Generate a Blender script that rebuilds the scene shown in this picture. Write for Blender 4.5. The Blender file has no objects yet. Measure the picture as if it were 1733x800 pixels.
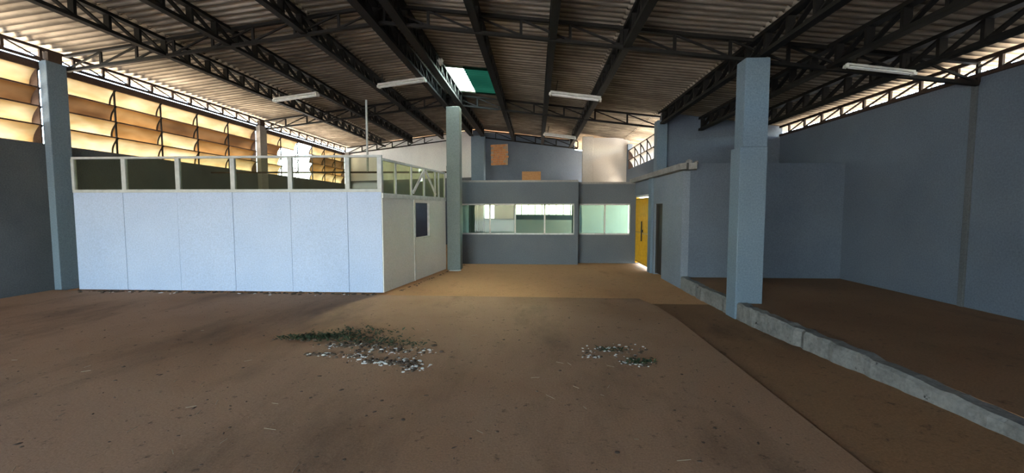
import bpy, bmesh, math, random
from mathutils import Vector, Matrix
random.seed(7)
S = bpy.context.scene
COL = S.collection
rad = math.radians

# ------------------------------------------------------------------ camera
cam_d = bpy.data.cameras.new('camera'); cam = bpy.data.objects.new('camera', cam_d); COL.objects.link(cam)
cam.location = (0, 0, 1.65); cam.rotation_euler = (rad(90 - 3.66), 0, rad(3.2))
cam_d.sensor_width = 36; cam_d.lens = 36 * 720 / 1733; cam_d.clip_start = 0.05; cam_d.clip_end = 500
S.camera = cam
# ------------------------------------------------------------------ sky, sun, exposure
SUN_TO = Vector((0.02, 0.58, 0.81)).normalized()
w = bpy.data.worlds.new('sky'); S.world = w; w.use_nodes = True
nt = w.node_tree; nt.nodes.clear()
sky = nt.nodes.new('ShaderNodeTexSky'); sky.sky_type = 'NISHITA'; sky.sun_disc = False
sky.sun_elevation = math.asin(SUN_TO.z); sky.sun_rotation = math.atan2(SUN_TO.x, SUN_TO.y)
sky.air_density = 1.2; sky.dust_density = 0.3; sky.ozone_density = 2.0
bg = nt.nodes.new('ShaderNodeBackground'); bg.inputs['Strength'].default_value = 0.36
wo = nt.nodes.new('ShaderNodeOutputWorld')
nt.links.new(sky.outputs[0], bg.inputs[0]); nt.links.new(bg.outputs[0], wo.inputs[0])
sd = bpy.data.lights.new('sun', 'SUN'); sd.energy = 20.0; sd.angle = rad(0.6); sd.color = (1.0, 0.93, 0.82)
sun = bpy.data.objects.new('sun', sd); COL.objects.link(sun); sun.location = (4, 24, 34)
sun.rotation_euler = (-SUN_TO).to_track_quat('-Z', 'Y').to_euler()
GATE = (-9.4, -1.6, 3.0)       # the open gate behind the camera: x0, x1, height
pd = bpy.data.lights.new('gate_daylight', 'AREA'); pd.shape = 'RECTANGLE'; pd.size = GATE[1]-GATE[0]; pd.size_y = GATE[2]
pd.cycles.is_portal = True
po = bpy.data.objects.new('gate_daylight', pd); COL.objects.link(po)
po.location = ((GATE[0]+GATE[1])/2, -5.05, GATE[2]/2); po.rotation_euler = (rad(90), 0, 0)   # guides the sky light in through the gate
vs = S.view_settings; vs.view_transform = 'Standard'; vs.look = 'None'; vs.gamma = 1; vs.use_curve_mapping = False
vs.exposure = 3.35
S.cycles.max_bounces = 14; S.cycles.diffuse_bounces = 8; S.cycles.transparent_max_bounces = 16
S.cycles.sample_clamp_indirect = 4.0

# ------------------------------------------------------------------ materials
def mat_base(name):
    m = bpy.data.materials.new(name); m.use_nodes = True
    t = m.node_tree; b = t.nodes['Principled BSDF']
    return m, t, b
def N(t, kind, **kw):
    n = t.nodes.new(kind)
    for k, v in kw.items():
        if k in n.inputs: n.inputs[k].default_value = v
        else: setattr(n, k, v)
    return n
def noise(t, scale, detail=6, rough=0.6, vec=None, stretch=None):
    n = N(t, 'ShaderNodeTexNoise'); n.inputs['Scale'].default_value = scale
    n.inputs['Detail'].default_value = detail; n.inputs['Roughness'].default_value = rough
    if vec is None:
        vec = N(t, 'ShaderNodeNewGeometry').outputs['Position']
    if stretch:
        mp = N(t, 'ShaderNodeMapping'); mp.inputs['Scale'].default_value = stretch
        t.links.new(vec, mp.inputs['Vector']); vec = mp.outputs[0]
    t.links.new(vec, n.inputs['Vector'])
    return n.outputs['Fac']
def ramp(t, fac, stops):
    r = N(t, 'ShaderNodeValToRGB'); e = r.color_ramp.elements
    while len(e) < len(stops): e.new(0.5)
    for i, (p, c) in enumerate(stops):
        e[i].position = p; e[i].color = (*c, 1) if len(c) == 3 else c
    t.links.new(fac, r.inputs[0]); return r.outputs[0]
def mixc(t, fac, a, b, mode='MIX'):
    m = N(t, 'ShaderNodeMix', data_type='RGBA', blend_type=mode)
    for s, v in ((m.inputs[0], fac), (m.inputs[6], a), (m.inputs[7], b)):
        if isinstance(v, (int, float)): s.default_value = v
        elif isinstance(v, tuple): s.default_value = (*v, 1)
        else: t.links.new(v, s)
    return m.outputs[2]
def bump(t, b, h, strength=0.3, dist=0.02):
    n = N(t, 'ShaderNodeBump'); n.inputs['Strength'].default_value = strength; n.inputs['Distance'].default_value = dist
    t.links.new(h, n.inputs['Height']); t.links.new(n.outputs[0], b.inputs['Normal'])
def surf(name, c1, c2, scale=2.0, rough=0.85, spots=None, spot_scale=14, spot_cut=0.68, stretch=None, bmp=0.25, bscale=40, spec=0.3, metal=0.0):
    m, t, b = mat_base(name)
    col = ramp(t, noise(t, scale, stretch=stretch), [(0.32, c1), (0.68, c2)])
    fine = noise(t, bscale, 4)
    col = mixc(t, 0.35, col, ramp(t, fine, [(0.3, tuple(x*0.6 for x in c1)), (0.7, tuple(min(1, x*1.25) for x in c2))]))
    if spots:
        f = ramp(t, noise(t, spot_scale, 8, 0.7), [(spot_cut, (0, 0, 0)), (spot_cut+0.03, (1, 1, 1))])
        col = mixc(t, f, col, spots)
    t.links.new(col, b.inputs['Base Color'])
    b.inputs['Roughness'].default_value = rough; b.inputs['Specular IOR Level'].default_value = spec
    b.inputs['Metallic'].default_value = metal
    bump(t, b, fine, bmp, 0.01)
    return m
def plain(name, c, rough=0.5, metal=0.0, spec=0.4):
    m, t, b = mat_base(name); b.inputs['Base Color'].default_value = (*c, 1)
    col = ramp(t, noise(t, 9.0), [(0.3, tuple(x*0.8 for x in c)), (0.7, tuple(min(1, x*1.1) for x in c))])
    t.links.new(col, b.inputs['Base Color'])
    b.inputs['Roughness'].default_value = rough; b.inputs['Metallic'].default_value = metal; b.inputs['Specular IOR Level'].default_value = spec
    return m
M = {}
M['blue'] = surf('blue_grey_plaster', (0.095, 0.120, 0.160), (0.135, 0.165, 0.210), 0.7, 0.85)
M['officegrey'] = surf('grey_office_plaster', (0.118, 0.136, 0.158), (0.155, 0.174, 0.198), 0.8, 0.85, spots=(0.4, 0.4, 0.4), spot_scale=6, spot_cut=0.74)
M['bluecol'] = surf('blue_column_paint', (0.13, 0.185, 0.245), (0.175, 0.235, 0.295), 0.9, 0.7, spots=(0.62, 0.62, 0.60), spot_scale=9, spot_cut=0.70)
M['greencol'] = surf('grey_green_column_paint', (0.185, 0.225, 0.222), (0.235, 0.275, 0.272), 0.9, 0.7)
M['bluescuff'] = surf('scuffed_blue_plaster', (0.17, 0.20, 0.25), (0.23, 0.265, 0.315), 0.9, 0.8, spots=(0.55, 0.55, 0.53), spot_scale=7, spot_cut=0.71)
M['darkwall'] = surf('dark_grey_plaster', (0.070, 0.078, 0.088), (0.115, 0.125, 0.135), 0.8, 0.9)
M['whitewall'] = surf('whitewashed_plaster', (0.62, 0.61, 0.62), (0.78, 0.77, 0.76), 0.8, 0.9, spots=(0.35, 0.34, 0.35), spot_scale=2.6, spot_cut=0.70, stretch=(1, 1, 0.4))
M['panelskycast'] = surf('white_board_sky_cast', (0.42, 0.52, 0.73), (0.49, 0.585, 0.79), 1.2, 0.6, spots=(0.36, 0.42, 0.55), spot_scale=5, spot_cut=0.74, bmp=0.08)  # blue cast of the sky light put into the white board colour
M['panel'] = surf('white_painted_board', (0.80, 0.79, 0.76), (0.87, 0.86, 0.83), 1.2, 0.6, spots=(0.52, 0.53, 0.56), spot_scale=5, spot_cut=0.74, bmp=0.08)
M['frame'] = plain('pale_grey_frame', (0.50, 0.53, 0.54), 0.5)
M['framew'] = plain('white_frame', (0.72, 0.72, 0.70), 0.5)
M['steel'] = surf('dark_painted_steel', (0.0055, 0.005, 0.005), (0.014, 0.0125, 0.0115), 3.0, 0.65, bmp=0.1, spec=0.2)
M['rust'] = surf('rusty_dark_steel', (0.045, 0.028, 0.022), (0.085, 0.055, 0.042), 3.0, 0.7, bmp=0.1)
M['concrete'] = surf('rough_concrete', (0.20, 0.195, 0.19), (0.34, 0.33, 0.315), 3.5, 0.95, spots=(0.06, 0.055, 0.05), spot_scale=7, spot_cut=0.67, bmp=0.8, bscale=25)
M['kerb'] = surf('dark_chipped_concrete', (0.125, 0.122, 0.118), (0.23, 0.225, 0.215), 4.0, 0.95, spots=(0.035, 0.03, 0.028), spot_scale=6, spot_cut=0.63, bmp=0.9, bscale=22)
M['plasterraw'] = surf('raw_plaster', (0.25, 0.24, 0.23), (0.36, 0.345, 0.33), 1.4, 0.95, spots=(0.12, 0.11, 0.10), spot_scale=3, spot_cut=0.66)
M['pinkplaster'] = surf('cream_plaster', (0.46, 0.43, 0.40), (0.58, 0.55, 0.51), 0.8, 0.9)
M['yellow'] = plain('yellow_painted_metal', (0.62, 0.36, 0.015), 0.45)
M['black'] = plain('black_metal', (0.012, 0.012, 0.012), 0.5)
M['darkdoor'] = plain('dark_brown_door', (0.030, 0.024, 0.020), 0.6)
M['white'] = plain('white_enamel', (0.78, 0.77, 0.74), 0.35)
M['tube'] = plain('frosted_tube_glass', (0.82, 0.83, 0.82), 0.25)
M['brick'] = surf('orange_brick', (0.42, 0.17, 0.07), (0.60, 0.30, 0.14), 6, 0.9)
M['mortar'] = surf('old_mortar', (0.30, 0.22, 0.17), (0.42, 0.33, 0.25), 6, 0.95)
M['ply'] = surf('orange_plywood', (0.42, 0.20, 0.08), (0.56, 0.29, 0.13), 5, 0.8, stretch=(1, 1, 6))
M['curtain'] = surf('pale_curtain', (0.40, 0.42, 0.40), (0.52, 0.54, 0.52), 2, 0.9, stretch=(9, 9, 0.3))
M['leaf'] = surf('dark_green_weed', (0.012, 0.022, 0.010), (0.040, 0.060, 0.024), 12, 0.8)
M['chip'] = plain('white_plaster_chip', (0.74, 0.73, 0.70), 0.9)
M['pebble'] = plain('dark_soil_crumb', (0.085, 0.055, 0.036), 0.95)
M['straw'] = plain('dry_straw', (0.36, 0.28, 0.19), 0.9)
M['bouncestrip'] = surf('pale_bounce_strip', (0.42, 0.36, 0.28), (0.52, 0.45, 0.36), 0.8, 0.9)  # for the unseen side strips added to bounce sunlight
M['bouncefront'] = surf('grey_bounce_front', (0.27, 0.265, 0.255), (0.35, 0.345, 0.335), 0.6, 0.9)  # for the unseen ground added before the gate to bounce daylight
M['ground'] = surf('outdoor_ground', (0.095, 0.093, 0.09), (0.13, 0.128, 0.125), 0.5, 0.95)

def floor_mat(name, cols, big=0.28, dark=(0.05, 0.033, 0.022), dark_cut=(0.56, 0.74), grit=(0.03, 0.02, 0.015), rough=0.92, stretch=None):
    m, t, b = mat_base(name)
    col = ramp(t, noise(t, big, 5, 0.55, stretch=stretch), [(0.3, cols[0]), (0.5, cols[1]), (0.7, cols[2])])
    f = ramp(t, noise(t, 0.55, 7, 0.65, stretch=(1.3, 0.5, 1)), [(dark_cut[0], (0, 0, 0)), (dark_cut[1], (0.8, 0.8, 0.8))])
    col = mixc(t, f, col, dark)
    fine = noise(t, 60, 5, 0.7)
    col = mixc(t, 0.5, col, ramp(t, fine, [(0.3, (0.45, 0.45, 0.45)), (0.7, (1.25, 1.22, 1.2))]), 'MULTIPLY')
    g = ramp(t, noise(t, 9, 9, 0.75), [(0.58, (0, 0, 0)), (0.68, (0.8, 0.8, 0.8))])
    col = mixc(t, g, col, grit)
    t.links.new(col, b.inputs['Base Color']); b.inputs['Roughness'].default_value = rough; b.inputs['Specular IOR Level'].default_value = 0.2
    bump(t, b, noise(t, 30, 9, 0.75), 0.3, 0.015)
    return m
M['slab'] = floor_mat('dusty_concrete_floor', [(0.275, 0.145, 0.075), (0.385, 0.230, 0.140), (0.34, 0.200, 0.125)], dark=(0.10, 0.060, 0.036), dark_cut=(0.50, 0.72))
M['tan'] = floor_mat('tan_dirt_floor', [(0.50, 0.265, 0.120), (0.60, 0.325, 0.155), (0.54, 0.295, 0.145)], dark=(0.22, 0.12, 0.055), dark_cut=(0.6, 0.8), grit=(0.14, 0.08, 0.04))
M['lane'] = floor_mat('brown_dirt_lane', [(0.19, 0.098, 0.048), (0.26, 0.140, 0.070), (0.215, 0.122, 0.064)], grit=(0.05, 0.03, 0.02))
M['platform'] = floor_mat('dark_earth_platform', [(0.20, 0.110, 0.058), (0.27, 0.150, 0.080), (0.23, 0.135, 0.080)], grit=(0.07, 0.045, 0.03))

# fibre-cement roofing: grey-brown with a stain pattern of its own on each sheet
def roof_mat():
    m, t, b = mat_base('fibre_cement')
    oi = N(t, 'ShaderNodeObjectInfo')
    pos = N(t, 'ShaderNodeNewGeometry').outputs['Position']
    col = ramp(t, noise(t, 1.1, 6, 0.6, stretch=(0.6, 1.2, 1)), [(0.3, (0.30, 0.25, 0.19)), (0.55, (0.46, 0.40, 0.32)), (0.75, (0.56, 0.50, 0.41))])
    st = ramp(t, noise(t, 2.2, 8, 0.7, stretch=(0.35, 1.8, 1)), [(0.52, (0, 0, 0)), (0.72, (0.75, 0.75, 0.75))])
    col = mixc(t, st, col, (0.15, 0.115, 0.08))
    # soot streaks and corrugation shade painted along the bellies of the waves, uneven from wave to wave
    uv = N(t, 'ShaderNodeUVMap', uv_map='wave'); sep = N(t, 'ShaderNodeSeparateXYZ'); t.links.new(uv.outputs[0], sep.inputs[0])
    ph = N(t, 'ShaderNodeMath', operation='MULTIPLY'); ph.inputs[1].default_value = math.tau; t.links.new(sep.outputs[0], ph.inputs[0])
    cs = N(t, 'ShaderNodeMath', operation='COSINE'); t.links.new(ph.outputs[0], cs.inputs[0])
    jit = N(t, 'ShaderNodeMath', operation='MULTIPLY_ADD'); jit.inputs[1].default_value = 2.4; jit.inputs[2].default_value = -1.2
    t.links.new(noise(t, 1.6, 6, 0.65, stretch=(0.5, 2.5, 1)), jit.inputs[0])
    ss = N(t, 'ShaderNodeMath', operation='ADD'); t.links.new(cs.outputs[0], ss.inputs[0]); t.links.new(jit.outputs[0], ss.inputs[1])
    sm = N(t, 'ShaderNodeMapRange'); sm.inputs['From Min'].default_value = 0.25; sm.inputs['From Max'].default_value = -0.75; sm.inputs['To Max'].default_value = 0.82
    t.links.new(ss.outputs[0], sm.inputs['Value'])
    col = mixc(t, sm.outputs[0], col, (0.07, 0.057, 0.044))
    rnd = N(t, 'ShaderNodeMapRange'); rnd.inputs['To Min'].default_value = 0.82; rnd.inputs['To Max'].default_value = 1.12
    t.links.new(oi.outputs['Random'], rnd.inputs['Value'])
    col = mixc(t, 1.0, col, rnd.outputs[0], 'MULTIPLY')
    t.links.new(col, b.inputs['Base Color']); b.inputs['Roughness'].default_value = 0.95; b.inputs['Specular IOR Level'].default_value = 0.15
    bump(t, b, noise(t, 35, 5), 0.3, 0.01)
    return m
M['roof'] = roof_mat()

def translucent(name, c1, c2, c_refl, share=0.75, scale=1.3, stretch=(0.4, 0.8, 2.2)):
    m = bpy.data.materials.new(name); m.use_nodes = True; t = m.node_tree; t.nodes.clear()
    o = N(t, 'ShaderNodeOutputMaterial'); d = N(t, 'ShaderNodeBsdfDiffuse'); tr = N(t, 'ShaderNodeBsdfTranslucent'); mx = N(t, 'ShaderNodeMixShader')
    oi = N(t, 'ShaderNodeObjectInfo')
    ad = N(t, 'ShaderNodeVectorMath', operation='ADD'); sc = N(t, 'ShaderNodeVectorMath', operation='SCALE')
    g = N(t, 'ShaderNodeNewGeometry')
    cmb = N(t, 'ShaderNodeCombineXYZ'); t.links.new(oi.outputs['Random'], cmb.inputs[2])
    t.links.new(cmb.outputs[0], sc.inputs[0]); sc.inputs['Scale'].default_value = 20
    t.links.new(g.outputs['Position'], ad.inputs[0]); t.links.new(sc.outputs[0], ad.inputs[1])
    c = ramp(t, noise(t, scale, 4, 0.5, vec=ad.outputs[0], stretch=stretch), [(0.34, c1), (0.66, c2)])
    t.links.new(c, tr.inputs[0]); d.inputs[0].default_value = (*c_refl, 1)
    mx.inputs[0].default_value = share
    t.links.new(d.outputs[0], mx.inputs[1]); t.links.new(tr.outputs[0], mx.inputs[2]); t.links.new(mx.outputs[0], o.inputs[0])
    return m
M['amber'] = translucent('amber_fibreglass', (0.050, 0.020, 0.0045), (0.115, 0.055, 0.017), (0.22, 0.11, 0.04))
M['brown'] = translucent('brown_fibreglass', (0.020, 0.0085, 0.003), (0.056, 0.025, 0.0085), (0.14, 0.07, 0.03))  # darkest brown tone, mostly the second blade row from the top
M['cream'] = translucent('cream_fibreglass', (0.12, 0.066, 0.022), (0.25, 0.165, 0.080), (0.36, 0.24, 0.11))
M['milk'] = translucent('milky_fibreglass', (0.16, 0.135, 0.108), (0.23, 0.20, 0.165), (0.6, 0.54, 0.47), 0.7)
M['greensheet'] = translucent('green_fibreglass', (0.70, 0.95, 0.80), (0.80, 0.98, 0.88), (0.03, 0.25, 0.14), 0.95)
def skylight_mat():
    m = bpy.data.materials.new('clear_green_fibreglass'); m.use_nodes = True; t = m.node_tree; t.nodes.clear()
    o = N(t, 'ShaderNodeOutputMaterial'); tr = N(t, 'ShaderNodeBsdfTranslucent'); rf = N(t, 'ShaderNodeBsdfRefraction'); mx = N(t, 'ShaderNodeMixShader')
    c = ramp(t, noise(t, 2.5, 5), [(0.3, (0.70, 0.90, 0.74)), (0.7, (0.84, 0.97, 0.85))])
    t.links.new(c, tr.inputs[0]); t.links.new(c, rf.inputs[0]); rf.inputs['Roughness'].default_value = 0.75; rf.inputs['IOR'].default_value = 1.25
    mx.inputs[0].default_value = 0.6; t.links.new(tr.outputs[0], mx.inputs[1]); t.links.new(rf.outputs[0], mx.inputs[2]); t.links.new(mx.outputs[0], o.inputs[0])
    return m
M['greensheet'] = skylight_mat()
M['greendull'] = translucent('dark_green_fibreglass', (0.0002, 0.0018, 0.0012), (0.0004, 0.003, 0.002), (0.006, 0.035, 0.022), 0.5)  # far darker, nearly opaque green for the lower sheet

def glass(name, tint, refl=0.08, haze=0.0, haze_c=(0.5, 0.5, 0.45)):
    m = bpy.data.materials.new(name); m.use_nodes = True; t = m.node_tree; t.nodes.clear()
    o = N(t, 'ShaderNodeOutputMaterial'); tr = N(t, 'ShaderNodeBsdfTransparent'); tr.inputs[0].default_value = (*tint, 1)
    gl = N(t, 'ShaderNodeBsdfGlossy'); gl.inputs['Roughness'].default_value = 0.03
    mx = N(t, 'ShaderNodeMixShader'); mx.inputs[0].default_value = refl
    t.links.new(tr.outputs[0], mx.inputs[1]); t.links.new(gl.outputs[0], mx.inputs[2]); last = mx
    if haze:
        df = N(t, 'ShaderNodeBsdfDiffuse'); df.inputs[0].default_value = (*haze_c, 1)
        m2 = N(t, 'ShaderNodeMixShader')
        f = ramp(t, noise(t, 3.0, 6), [(0.35, (haze*0.5,)*3), (0.7, (haze*1.3,)*3)])
        t.links.new(f, m2.inputs[0]); t.links.new(mx.outputs[0], m2.inputs[1]); t.links.new(df.outputs[0], m2.inputs[2]); last = m2
    t.links.new(last.outputs[0], o.inputs[0]); return m
M['glassfront'] = glass('dusty_clear_glass', (0.80, 0.82, 0.74), 0.006, 0.03, (0.35, 0.34, 0.2))
M['glassgreen'] = glass('yellow_green_glass', (0.82, 0.86, 0.66), 0.05, 0.16, (0.55, 0.56, 0.36))
M['glassoffice'] = glass('office_window_glass', (0.50, 0.64, 0.57), 0.015, 0.05, (0.5, 0.6, 0.55))

# ------------------------------------------------------------------ mesh helpers
class MB:
    def __init__(s): s.v = []; s.f = []
    def box(s, x0, x1, y0, y1, z0, z1):
        return s.hexa([(x0,y0,z0),(x1,y0,z0),(x1,y1,z0),(x0,y1,z0),(x0,y0,z1),(x1,y0,z1),(x1,y1,z1),(x0,y1,z1)])
    def hexa(s, p):
        n = len(s.v); s.v += [tuple(q) for q in p]
        s.f += [tuple(n+i for i in q) for q in ((0,3,2,1),(4,5,6,7),(0,1,5,4),(1,2,6,5),(2,3,7,6),(3,0,4,7))]; return s
    def bar(s, p, q, wd, ht, up=(0,0,1)):
        p = Vector(p); q = Vector(q); d = (q-p).normalized(); u = Vector(up)
        if abs(d.dot(u)) > 0.99: u = Vector((1,0,0))
        r = d.cross(u).normalized()*wd/2; u = r.cross(d).normalized()*ht/2
        return s.hexa([p-r-u, p+r-u, q+r-u, q-r-u, p-r+u, p+r+u, q+r+u, q-r+u])
    def tube(s, p, q, r, n=10):
        p = Vector(p); q = Vector(q); d = (q-p).normalized(); u = Vector((0,0,1)) if abs(d.z) < .9 else Vector((1,0,0))
        a = d.cross(u).normalized(); b = d.cross(a); k = len(s.v)
        for c in (p, q):
            for i in range(n): s.v.append(tuple(c + a*math.cos(i*math.tau/n)*r + b*math.sin(i*math.tau/n)*r))
        s.f += [(k+i, k+(i+1)%n, k+n+(i+1)%n, k+n+i) for i in range(n)] + [tuple(range(k, k+n)), tuple(range(k+2*n-1, k+n-1, -1))]
        return s
    def prism(s, pts, z0, z1):
        k = len(s.v); n = len(pts)
        s.v += [(x,y,z0) for x,y in pts] + [(x,y,z1) for x,y in pts]
        s.f += [tuple(range(k+n-1, k-1, -1)), tuple(range(k+n, k+2*n))] + [(k+i, k+(i+1)%n, k+n+(i+1)%n, k+n+i) for i in range(n)]
        return s
    def slantwall(s, a, b, thick, z0, za, zb):
        """upright wall from plan point a to b, thickness away from the hall, top sloping from za to zb"""
        a = Vector((*a, 0)); b = Vector((*b, 0)); n = Vector((-(b-a).y, (b-a).x, 0)).normalized()*thick
        Z = Vector((0,0,1))
        return s.hexa([a+Z*z0, b+Z*z0, b+n+Z*z0, a+n+Z*z0, a+Z*za, b+Z*zb, b+n+Z*zb, a+n+Z*za])
    def mesh(s, name, mat, bevel=0, smooth=False):
        me = bpy.data.meshes.new(name); me.from_pydata(s.v, [], s.f); me.materials.append(mat)
        bm = bmesh.new(); bm.from_mesh(me); bmesh.ops.recalc_face_normals(bm, faces=bm.faces)
        if bevel: bmesh.ops.bevel(bm, geom=bm.edges[:], offset=bevel, segments=2, affect='EDGES', profile=0.5)
        bm.to_mesh(me); bm.free()
        if smooth:
            for p in me.polygons: p.use_smooth = True
        return me
    def obj(s, name, mat, parent=None, bevel=0, smooth=False, loc=None):
        return link(name, s.mesh(name, mat, bevel, smooth), parent, loc)
def link(name, me, parent=None, loc=None):
    o = bpy.data.objects.new(name, me); COL.objects.link(o)
    if parent: o.parent = parent
    if loc is not None: o.location = loc
    return o
def tag(o, label=None, cat=None, group=None, kind=None):
    if label: o['label'] = label
    if cat: o['category'] = cat
    if group: o['group'] = group
    if kind: o['kind'] = kind
    return o
def empty(name, loc=(0,0,0)):
    o = bpy.data.objects.new(name, None); COL.objects.link(o); o.location = loc; o.empty_display_size = 0.2; return o
def struct(o, label=None, cat=None): return tag(o, label, cat, None, 'structure')
def B(*a): return MB().box(*a)

# ------------------------------------------------------------------ plan of the hall (metres; camera stands at x = 0, y = 0)
XL, XRW, XRIDGE, ZRIDGE = -9.9, 6.3, -2.7, 5.30
SLL, SLR = 0.43/7.2, 0.172
def zr(x): return ZRIDGE - (SLL*(XRIDGE-x) if x < XRIDGE else SLR*(x-XRIDGE))
def skew(y): return max(0.10, 0.128 + (y-7.7)*0.0158)      # the bays fan out towards the back of the plot
def yl(y, x): return y - skew(y)*(x-XRIDGE)

# ------------------------------------------------------------------ ground and floors
struct(B(-60, 60, -60, 70, -0.5, -0.25).obj('ground', M['ground']), 'bare earth yard outside the hall', 'ground')
struct(MB().box(XRW+.25, 14, -5.2, 11.8, -.26, -.20).box(3.7, 14, 11.8, 40, -.26, -.20).obj('bounce_ground', M['bouncestrip']), 'unseen pale strip added outside the right wall to bounce sunlight', 'bounce_ground')  # out of view, added to bounce sunlight up under the right eaves
struct(B(-30, 20, -45, -5.25, -.26, -.20).obj('bounce_ground', M['bouncefront']), 'unseen pale ground added before the open gate to bounce daylight', 'bounce_ground')  # out of view, added to bounce daylight through the gate onto the ceiling
struct(B(-17, XL-.25, -5.2, 40, -.26, -.20).obj('bounce_ground', M['bouncestrip']), 'unseen pale strip added outside the left louvres to bounce sunlight', 'bounce_ground')  # out of view, added to bounce sunlight in through the left openings
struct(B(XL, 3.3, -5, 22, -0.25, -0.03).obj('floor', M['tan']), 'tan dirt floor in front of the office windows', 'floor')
sl = MB().prism([(XL, -5), (2.12, -5), (2.14, 6.55), (2.08, 7.3), (1.92, 7.92), (-2.9, 7.97), (XL, 8.12)], -0.20, 0.0)
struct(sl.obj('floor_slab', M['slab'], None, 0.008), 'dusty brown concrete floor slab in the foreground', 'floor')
ln = MB(); n = 40
def lane_z(y): return max(-0.028, min(0.11, 0.11-(max(y, 3.1)-3.1)*0.041))
def kerb_x(y): return 3.06+0.048*max(0, min(6.3-y, 4.0))
for i in range(n+1):
    y = -5+12.6*i/n
    ln.v += [(2.0, y, -.028), (2.35, y, -.028+.25*(lane_z(y)+.028)), (kerb_x(y)+.15, y, lane_z(y))]
    if i: k = 3*i; ln.f += [(k-3, k-2, k+1, k), (k-2, k-1, k+2, k+1)]
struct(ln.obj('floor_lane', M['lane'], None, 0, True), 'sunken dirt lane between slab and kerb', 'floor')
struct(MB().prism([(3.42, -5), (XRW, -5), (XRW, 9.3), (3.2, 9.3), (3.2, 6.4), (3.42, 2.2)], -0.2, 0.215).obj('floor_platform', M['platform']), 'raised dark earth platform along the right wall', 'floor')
# kerb: rough cast concrete edge, uneven along its length
def kerb():
    mb = MB(); n = 150; y0, y1 = -4.5, 9.12; prev = None; rnd = random.Random(3)
    for i in range(n+1):
        y = y0+(y1-y0)*i/n; j = lambda a: rnd.uniform(-a, a)
        xf = kerb_x(y) + 0.012*math.sin(y*2.1)+j(.010); zt = 0.225+0.012*math.sin(y*1.3+1)+j(.008)
        if rnd.random() < 0.05: xf += 0.035
        ring = [(xf, y, -0.2), (xf+j(.006), y, 0.09), (xf+.004+j(.006), y, zt-.03), (xf+.03+j(.008), y, zt), (xf+.15+j(.012), y, zt+j(.006)), (xf+.22, y, 0.18)]
        k = len(mb.v); mb.v += ring
        if i: mb.f += [(k-6+a, k-5+a, k+1+a, k+a) for a in range(5)]
    mb.f += [tuple(range(6)), tuple(range(len(mb.v)-1, len(mb.v)-7, -1))]
    return mb
struct(kerb().obj('trim_1', M['kerb']), 'rough chipped concrete kerb along the raised platform', 'kerb')

# ------------------------------------------------------------------ walls
wl = MB().box(XL-.2, XL, -5, 22.2, -.2, 2.97)
wl.box(XL-.2, XL, -5, 3.3, 2.97, 4.45)
struct(wl.obj('wall_left', M['darkwall']), 'dark grey plaster wall below the louvred windows', 'wall')
struct(MB().box(XL-.14, XL-.02, -5, 22.0, 4.45, 4.59).obj('trim_2', M['rust']), 'brown steel lintel running above the left louvres', 'lintel')
for i, (y0, lab) in enumerate([(8.15, 'pale concrete pillar at the left wall beside the white partition'), (14.75, 'concrete pillar at the left wall beyond the partition'), (1.6, 'concrete pillar at the left wall near the gate')]):
    if i == 2: continue
    p = empty('wall_pillar', (XL, y0, 0)); tag(p, lab, 'pillar')
    B(-.02, .14, 0, .38, -.05, 4.62).obj('shaft', M['bluecol'] if i == 0 else M['plasterraw'], p, 0.012)
    B(0.0, .12, .06, .32, 4.62, 4.80).obj('head_plate', M['rust'], p)
p = MB().box(XL, XL+.22, 21.75, 22.0, -.05, 4.6).obj('wall_pillar', M['plasterraw'], None, 0.01); tag(p, 'pale plaster pillar in the far left corner by white wall', 'pillar')

wr = MB().box(XRW, XRW+.2, -5, 11.6, -.2, 3.53)
struct(wr.obj('wall_right', M['blue']), 'long blue grey plaster wall on the right', 'wall')
struct(B(XRW-.03, XRW+.01, 6.55, 6.63, .2, 3.53).obj('trim_3', M['darkwall'], None, 0.006), 'dark vertical joint strip on the right wall', 'joint')
# upper cross wall that closes the hall above the right-hand room
cw = MB(); a, b = (3.40, 11.95), (6.35, 11.5)
cw.slantwall(a, b, .2, 2.5, zr(3.4)+.03, zr(6.35)+.03)
struct(cw.obj('wall_upper', M['blue']), 'dark blue grey wall above the flat roofed room', 'wall')
# front wall with the open gate behind the camera
g0, g1, gh = GATE
fw = MB().box(XL, g0, -5.2, -5, -.2, 4.9).box(g1, XRW, -5.2, -5, -.2, 4.2).box(g0, g1, -5.2, -5, gh, 4.9)
struct(fw.obj('wall_front', M['blue']), 'wall around the open gate behind the camera', 'wall')

# back wall, running askew; two openings low in the office part
def by(x): return 22.0 - 0.34*(x-XL) if x < -2.9 else 22.0-0.34*7.0-0.34*(x+2.9)*0.8
bx1 = 2.4
low = MB().slantwall((XL, by(XL)), (-2.9, by(-2.9)), .2, -.2, 3.12, 3.12)
struct(low.obj('wall_back', M['darkwall']), 'dark grey lower band of the far left wall', 'wall')
wh = MB().slantwall((XL, by(XL)), (-2.9, by(-2.9)), .2, 3.12, zr(XL)-.04, zr(-2.9)-.04)
struct(wh.obj('wall_back_white', M['whitewall']), 'whitewashed upper wall at the far left under the trusses', 'wall')
yb0 = by(-2.9)
def bk(x): return (x, by(x))
gb = MB()
zs = lambda x: zr(x)-.04
for (x0, x1, z0, z1) in [(-2.9, -2.62, -.2, 1.95), (-1.88, -0.95, -.2, 1.95), (-2.62, -1.88, -.2, 1.20), (-0.95, 1.80, -.2, 1.38), (1.80, bx1, -.2, 1.95)]:
    gb.slantwall(bk(x0), bk(x1), .2, z0, z1, z1)
gb.slantwall(bk(-2.9), bk(1.62), .2, 1.95, zs(-2.9), zs(1.62))
gb.slantwall(bk(1.62), bk(bx1), .2, 1.95, zs(1.62)-.35, zs(bx1)-.35)
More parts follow.
